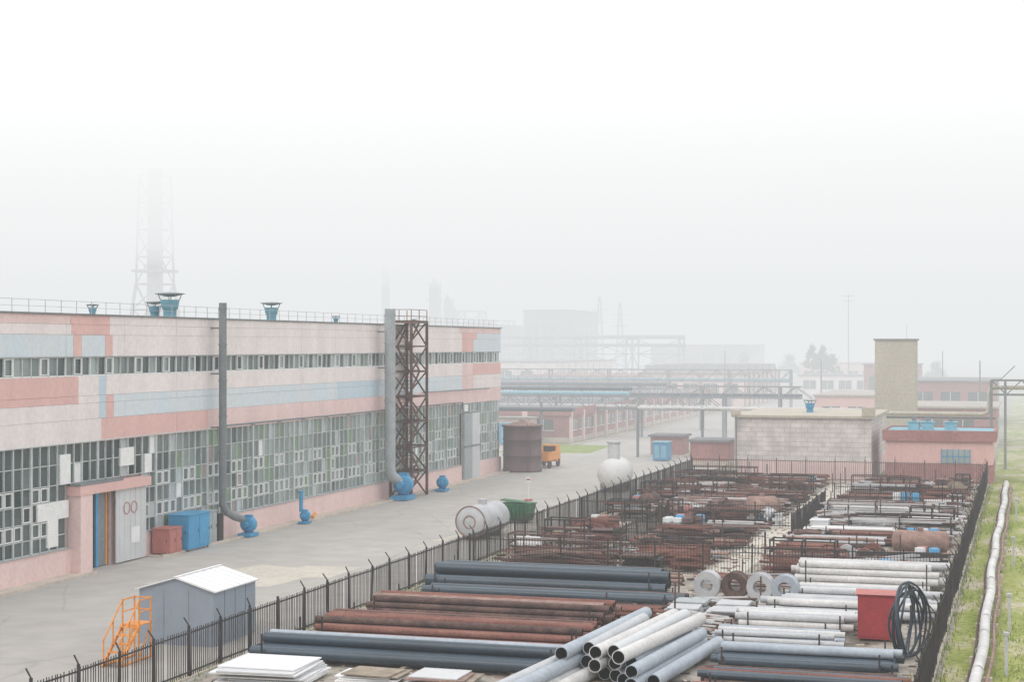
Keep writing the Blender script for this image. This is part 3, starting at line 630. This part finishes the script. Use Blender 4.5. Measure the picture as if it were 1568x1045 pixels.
# ------------------------------------------------------------------ other buildings
def building(name,x0,x1,y0,y1,h,wall,roof='roof',base=None,win=None,piers=None,ribs=0,parapet=None):
    e=empty(name); b=MB(); b.box(x0,x1,y0,y1,0,h,wall)
    if base: b.box(x0-.04,x1+.04,y0-.04,y1+.04,0,base[0],base[1])
    if ribs:
        n=int((x1-x0)/ribs)
        for i in range(n): b.box(x0+i*ribs+.02,x0+i*ribs+ribs*.5,y0-.05,y0,base[0] if base else 0,h-.02,wall)
    if piers:
        y=y0
        while y<y1: b.box(x1,x1+.3,y,y+.7,0,h,piers); y+=6
        x=x0
        while x<x1: b.box(x,x+.7,y0-.3,y0,0,h,piers); x+=6
    b.build('walls',e)
    b=MB(); b.box(x0-.25,x1+.25,y0-.25,y1+.25,h,h+.22,roof)
    if parapet:
        for q in((x0-.25,x1+.25,y0-.28,y0-.05),(x0-.25,x1+.25,y1+.05,y1+.28),(x0-.28,x0-.05,y0,y1),(x1+.05,x1+.28,y0,y1)): b.box(*q,h-.6,h+.35,parapet)
    b.build('roof',e)
    if win:
        z0,z1,sp=win; b=MB()
        x=x0+1
        while x<x1-sp*.8:
            b.box(x,x+sp*.7,y0-.06,y0-.02,z0,z1,GL[1]); b.box(x-.08,x+sp*.7+.08,y0-.09,y0-.01,z0-.1,z0,'framew'); b.box(x+sp*.35-.04,x+sp*.35+.04,y0-.08,y0-.02,z0,z1,'framew'); x+=sp
        y=y0+1
        while y<y1-sp*.8:
            b.box(x1+.02,x1+.06,y,y+sp*.7,z0,z1,GL[1]); b.box(x1+.01,x1+.09,y-.08,y+sp*.7+.08,z0-.1,z0,'framew'); b.box(x1+.02,x1+.08,y+sp*.35-.04,y+sp*.35+.04,z0,z1,'framew'); y+=sp
        b.build('windows',e)
    return e
e=building('white_block_building',-25.3,-13.2,152.3,169,5.5,'block','tan',base=(1.7,'pink'))
b=MB(); b.box(-14.0,-12.9,152.0,153,5.72,6.5,'tan'); b.box(-25.6,-24.8,152.0,152.9,5.72,6.2,'kerb'); b.tube((-25.1,151.95,0),(-25.1,151.95,5.6),.07,'duct')
b.build('roof_details',e); vent(-19.5,160,.75,5.72,'bright')
e=building('pink_pump_house',-12.0,-2.9,152.6,161,4.2,'salmon','teal',base=(1.6,'brickr'),ribs=.5,parapet='brickr')
b=MB(); b.box(-7.2,-4.8,152.5,152.56,1.75,2.9,GL[4]); b.box(-7.2,-4.8,152.46,152.5,2.28,2.34,'bright')
for i in range(6): b.box(-7.2+i*.48-.03,-7.2+i*.48+.03,152.44,152.5,1.7,2.95,'bright')
b.build('window',e)
for x in(-9.8,-8.6,-6.6):
    b=MB(); b.box(x-.5,x+.5,156,157.2,4.42,5.1,'teal'); b.box(x-.6,x+.6,155.9,157.3,5.1,5.16,'teal'); b.tube((x,156.6,5.1),(x,156.6,5.5),.2,'duct'); b.build('roof_air_unit')
e=empty('concrete_tower'); b=MB(); b.box(-14.9,-10.9,176,180,0,12.5,'tan')
b.build('shaft',e); b=MB(); b.box(-15.05,-10.75,175.85,180.15,12.5,12.66,'struct'); b.build('cap',e)
building('brown_shed',-32.4,-28.6,168,173,2.3,'brickr','roofd',base=(.4,'kerb'))
b=MB(); b.box(-37.2,-35.6,172.5,174.4,.1,1.9,'bright'); b.box(-37.3,-35.5,172.4,174.5,1.9,2.0,'teal'); b.box(-37.0,-36.5,172.46,172.5,.3,1.6,'teal'); b.box(-36.3,-35.8,172.46,172.5,.3,1.6,'teal'); b.build('blue_kiosk')
building('brown_shed',-38.6,-35.2,178,182,2.2,'brickr','roofd',base=(.3,'kerb'))
building('long_brick_workshop',-84,-54,202,300,3.9,'brickr','roofd',base=(.6,'kerb'),win=(1.5,2.8,3.5),piers='pink',parapet='brickr')
building('workshop_annex',-66,-58,198,201.5,3.0,'pink','roof',base=(.6,'kerb'),win=(1.3,2.3,2.4))
b=MB(); b.box(-60.6,-59.0,194,195.5,.2,2.6,'bright'); b.box(-60.7,-58.9,193.9,195.6,2.6,2.7,'teal'); b.box(-60.3,-59.4,193.95,194,.4,2.2,'teal'); b.build('blue_kiosk')
building('industrial_hall',-100,-72,330,372,5.6,'salmon','brickr',win=(2.5,4,5),piers='white')
e=building('industrial_hall',-74,-53,330,380,6.3,'pink','brickr',win=(2,4.5,4),piers='brickr')
b=MB()
for i in range(5):
    y=334+i*9; b.add([(-74,y,6.5),(-53,y,6.5),(-53,y+5,6.5),(-74,y+5,6.5),(-74,y+2.5,8),(-53,y+2.5,8)],[(0,1,5,4),(2,3,4,5),(1,2,5),(0,4,3)],'struct')
b.build('roof_monitors',e)
building('industrial_hall',-60,-34,470,500,7,'pink','roof',win=(2,5,4))
building('brick_workshop',-17.5,-4.5,262,290,6.5,'brickr','roofd',win=(2,5,4),base=(1,'kerb'))
building('brick_workshop',-16.5,-3.5,205,225,4.6,'brickr','roof',win=(1.5,3.3,3.5),base=(1,'kerb'))
building('brick_workshop',-30,-20,330,345,8.2,'brickr','roofd',win=(2,6,4))
building('brick_workshop',-28,-19,235,262,5.0,'salmon','roof',win=(1.5,3.6,3.5))
building('low_warehouse',-50,-30,390,410,5,'white','roofd',win=(2,4,4))
building('industrial_hall',-150,-105,380,440,8,'white','roofd',win=(2,6,5),piers='pink')
building('industrial_hall',-130,-90,230,290,6,'pink','brickr',win=(2,4.5,4),piers='white')
building('industrial_block',-218,-196,560,600,14,'struct','roofd',win=(6,12,6))
building('industrial_block',-196,-178,570,600,19,'struct','roofd',win=(6,15,6))
building('industrial_block',-166,-150,560,600,24,'struct','roofd',win=(6,19,6))
building('industrial_block',-262,-225,640,670,20,'struct','roofd',win=(6,18,6))
building('industrial_block',-130,-95,600,640,12,'struct','roofd',win=(4,9,6))
def trestle(name,x0,x1,y,z0,z1,mat='ductl',pipes=('pipew','duct','ductl'),posts=11):
    b=MB(); x=x0
    while x<=x1:
        for yy in(y,y+2): b.beam((x,yy,0),(x,yy,z1),.28,mat)
        b.beam((x,y,z0),(x,y+2,z0),.2,mat); b.beam((x,y,1.5),(x,y+2,z0-.3),.1,mat); x+=posts
    for yy in(y,y+2):
        b.beam((x0,yy,z0),(x1,yy,z0),.18,mat); b.beam((x0,yy,z1),(x1,yy,z1),.18,mat); x=x0;k=0
        while x<x1-.1:
            b.beam((x,yy,z0 if k%2 else z1),(x+2.2,yy,z1 if k%2 else z0),.1,mat); b.beam((x,yy,z0),(x,yy,z1),.08,mat); x+=2.2;k+=1
    for i,p in enumerate(pipes): b.tube((x0,y+.4+i*.6,z0+.4),(x1,y+.4+i*.6,z0+.4),.22,p)
    b.build(name)
trestle('pipe_bridge',-70,-37,214,3.7,5.4,'duct')
trestle('pipe_bridge',-110,-30,236,4.6,6.2,'struct',('dkblue','duct','dkblue'))
trestle('pipe_bridge',-150,-40,300,5.5,7.6,'struct',('teal','duct','ductl'))
b=MB()
for i,(y,z) in enumerate([(196,4.3),(197,4.3),(226,5.4),(227,5.4),(228,6.0),(250,5.6),(251,6.2)]):
    b.tube((-112,y,z),(-52,y,z),.26,['dkblue','duct','teal','duct','dkblue','ductl','duct'][i])
for x in range(-110,-52,9):
    for y in(196.5,227,250.5): b.beam((x,y,0),(x,y,5.2),.22,'duct'); b.beam((x,y-1,4.0 if y<200 else 5.1),(x,y+1,4.0 if y<200 else 5.1),.2,'duct')
b.build('overground_pipelines')
b=MB()
b.path([(-16,171,5.3),(-4.2,171,5.3),(-3.7,171,5.5),(-3.6,171,6.2),(-3.6,171,7.4),(-3.4,171,7.8),(-3.0,171,7.9),(14,171,7.9)],.2,'tan',12)
b.path([(-16,171.6,4.9),(-3,171.6,4.9)],.12,'duct',8)
for x in(-2.1,-3.4,6,14):
    b.beam((x,170.5,0),(x,170.5,8.6),.22,'duct'); b.beam((x,172,0),(x,172,8.6),.22,'duct'); b.beam((x,170.5,7),(x,172,7),.15,'duct')
for yy in(170.5,172):
    b.beam((-3.4,yy,8.6),(14,yy,8.6),.16,'duct'); b.beam((-3.4,yy,7.2),(14,yy,7.2),.16,'duct')
    for i in range(12): b.beam((-3.4+i*1.4,yy,7.2 if i%2 else 8.6),(-2+i*1.4,yy,8.6 if i%2 else 7.2),.08,'duct')
b.beam((-2.6,171,8.6),(-1.2,171,10.0),.08,'duct'); b.build('pipe_gantry')
b=MB()
for x in(-27,-20,-15.6): b.beam((x,178,0),(x,178,5.5),.22,'duct')
b.tube((-40,178,5.3),(-15,178,5.3),.2,'pipew'); b.tube((-40,178.6,5.3),(-15,178.6,5.3),.15,'duct'); b.beam((-33,178,0),(-33,178,5.5),.25,'duct'); b.beam((-40,178,0),(-40,178,5.5),.25,'duct'); b.build('overground_pipelines')
def mast(name,x,y,h,cross=True):
    b=MB(); b.tube((x,y,0),(x,y,h),.14,'struct',8,r2=.07)
    if cross: b.beam((x-1.6,y,h-.4),(x+1.6,y,h-.4),.1,'struct'); b.beam((x-1.1,y,h-1.6),(x+1.1,y,h-1.6),.08,'struct')
    b.build(name)
mast('utility_pole',-40.4,405,24); mast('utility_pole',-28,420,17,False); mast('utility_pole',-14,300,11,False); mast('utility_pole',-6,230,10,False); mast('utility_pole',4,300,11,False); mast('utility_pole',-55,320,11,False); mast('utility_pole',-30,260,10,False)
for x,y,h in((-144.8,583,29),(-139,590,27)):
    b=MB(); lattice(b,x,y,3.5,3.5,0,h,8,.14,'struct',.6,.6)
    for z in(.7,.85): b.beam((x-3,y,h*z),(x+3,y,h*z),.18,'struct')
    b.build('power_pylon')
e=empty('lattice_chimney'); X,Y=-246,448
b=MB()
for k in range(8): b.tube((X,Y,k*8),(X,Y,k*8+8),2.6-.07*k,'chimr' if k%2==0 else 'chimw',20,r2=2.6-.07*(k+1))
b.build('flue',e); b=MB(); lattice(b,X,Y,15,15,0,30,4,.5,'struct',8,8); lattice(b,X,Y,8,8,30,62,4,.3,'struct',6.8,6.8); b.box(X-5,X+5,Y-5,Y+5,33.5,34.2,'struct'); b.build('lattice',e)
b=MB(); b.tube((-253.5,655,0),(-253.5,655,44),1.9,'struct',16,r2=1.6); b.build('chimney')
def column(x,y,h,r):
    b=MB(); b.revolve((x,y,0),(0,0,1),[(0,r),(h-2*r,r),(h-r,r*.7),(h-.5*r,.3*r),(h,.2*r)],'iron',16)
    z=4
    while z<h-2: b.ring((x,y,z),(0,0,1),r+1.1,r,.4,'iron',14); z+=h/6
    b.beam((x+r+.5,y,0),(x+r+.5,y,h*.95),.4,'iron'); b.build('distillation_column')
column(-234,660,40,2.2); column(-229.5,664,33,1.8); column(-226,662,28,1.6); column(-240,668,24,1.6)
b=MB(); lattice(b,-219,664,9,9,0,26,5,.5,'struct'); lattice(b,-207,664,10,8,0,22,4,.5,'struct'); b.box(-224,-203,661,668,12,12.6,'struct'); b.box(-222,-212,661,667,18,22,'struct'); b.build('refinery_structure')
b=MB()
for i in range(5): lattice(b,-170+i*16,500,14,8,0,14,3,.3,'struct')
b.tube((-178,500,14.5),(-98,500,14.5),.6,'struct'); b.tube((-178,502,12),(-98,502,12),.5,'struct'); b.build('refinery_structure')

# ------------------------------------------------------------------ trees
def treemesh(name,h,w,seed):
    rnd=random.Random(seed); b=MB(); b.tube((0,0,0),(0,0,h*.8),.28,'bark',8,r2=.05)
    cl=[]
    for i in range(34):
        f=rnd.uniform(.18,1.0); rad=w*.5*math.sin(math.pi*min(.95,f*.85+.08))*rnd.uniform(.3,1); a=rnd.uniform(0,6.28)
        c=Vector((rad*math.cos(a),rad*math.sin(a),h*f)); cl.append(c)
        if f<.8: b.beam((0,0,h*f*.8),c,.07,'bark')
    for c in cl:
        for j in range(70):
            p=c+Vector((rnd.gauss(0,.42),rnd.gauss(0,.42),rnd.gauss(0,.5)))*(w/5.5); s_=rnd.uniform(.14,.3)
            u=Vector((rnd.uniform(-1,1),rnd.uniform(-1,1),rnd.uniform(-1,1))).normalized()*s_; v=Vector((rnd.uniform(-1,1),rnd.uniform(-1,1),rnd.uniform(-1,1))).normalized()*s_
            b.add([p-u,p-v,p+u,p+v],[(0,1,2,3)],'leaf')
    return b
tm=[treemesh('t',12,4,1).build('poplar_tree'),treemesh('t',8,7,2).build('broadleaf_tree')]
tm[0].location=(-53,440,0); tm[1].location=(-75,560,0)
for i,(k,x,y,s_) in enumerate([(0,-50.5,442,.95),(0,-48.4,445,.85),(1,14,430,.9),(1,-25,500,.9),(1,-60,540,1.1),(1,-90,560,1.0)]):
    o=bpy.data.objects.new(tm[k].name.split('.')[0],tm[k].data); COL.objects.link(o); o.location=(x,y,0); o.rotation_euler=(0,0,i*1.3); o.scale=(s_,s_,s_*U(.9,1.05))

# ------------------------------------------------------------------ fog (homogeneous absorbing volumes, self-glowing in place of scattered daylight)
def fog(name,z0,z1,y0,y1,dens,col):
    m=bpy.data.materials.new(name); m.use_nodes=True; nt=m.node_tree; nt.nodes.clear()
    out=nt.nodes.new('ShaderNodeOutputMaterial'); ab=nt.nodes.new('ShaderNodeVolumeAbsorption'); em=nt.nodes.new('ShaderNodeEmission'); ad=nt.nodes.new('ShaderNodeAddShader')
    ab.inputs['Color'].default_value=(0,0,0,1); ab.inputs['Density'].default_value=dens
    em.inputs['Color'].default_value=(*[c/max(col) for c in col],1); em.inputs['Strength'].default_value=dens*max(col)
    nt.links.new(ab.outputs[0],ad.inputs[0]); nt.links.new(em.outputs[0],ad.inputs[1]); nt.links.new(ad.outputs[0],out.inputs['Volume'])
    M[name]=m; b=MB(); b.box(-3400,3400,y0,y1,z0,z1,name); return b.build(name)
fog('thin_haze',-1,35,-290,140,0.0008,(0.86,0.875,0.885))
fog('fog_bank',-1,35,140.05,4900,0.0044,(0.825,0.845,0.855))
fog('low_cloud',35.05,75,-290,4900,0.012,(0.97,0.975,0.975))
fog('overhead_fill_glow',75.05,275,-290,4900,0.003,(3.15,3.15,3.15))  # strongly emissive layer added overhead to brighten the whole scene

# ------------------------------------------------------------------ light
w=bpy.data.worlds.new('World'); scene.world=w; w.use_nodes=True
nt=w.node_tree; bg=nt.nodes['Background']; sk=nt.nodes.new('ShaderNodeTexSky'); sk.sky_type='NISHITA'; sk.sun_disc=False
EL,AZ=math.radians(48),math.radians(200)
sk.sun_elevation=EL; sk.sun_rotation=AZ; sk.dust_density=4; sk.air_density=1.0
nt.links.new(sk.outputs[0],bg.inputs[0]); bg.inputs[1].default_value=0.14
sd=bpy.data.lights.new('sun','SUN'); sd.energy=1.5; sd.angle=math.radians(15); sd.color=(1,.96,.9)
so=bpy.data.objects.new('sun',sd); COL.objects.link(so)
dirv=Vector((math.sin(AZ)*math.cos(EL),math.cos(AZ)*math.cos(EL),math.sin(EL)))
so.rotation_euler=dirv.to_track_quat('Z','Y').to_euler(); so.location=(0,0,60)
scene.view_settings.view_transform='Standard'; scene.view_settings.look='None'; scene.view_settings.exposure=0

cd=bpy.data.cameras.new('camera'); cam=bpy.data.objects.new('camera',cd); COL.objects.link(cam)
cd.sensor_width=36; cd.lens=59.7; cd.clip_end=8000; cd.shift_y=0.00415
cam.location=(0,0,12); cam.rotation_euler=(math.radians(90),0,math.radians(16.9)); scene.camera=cam
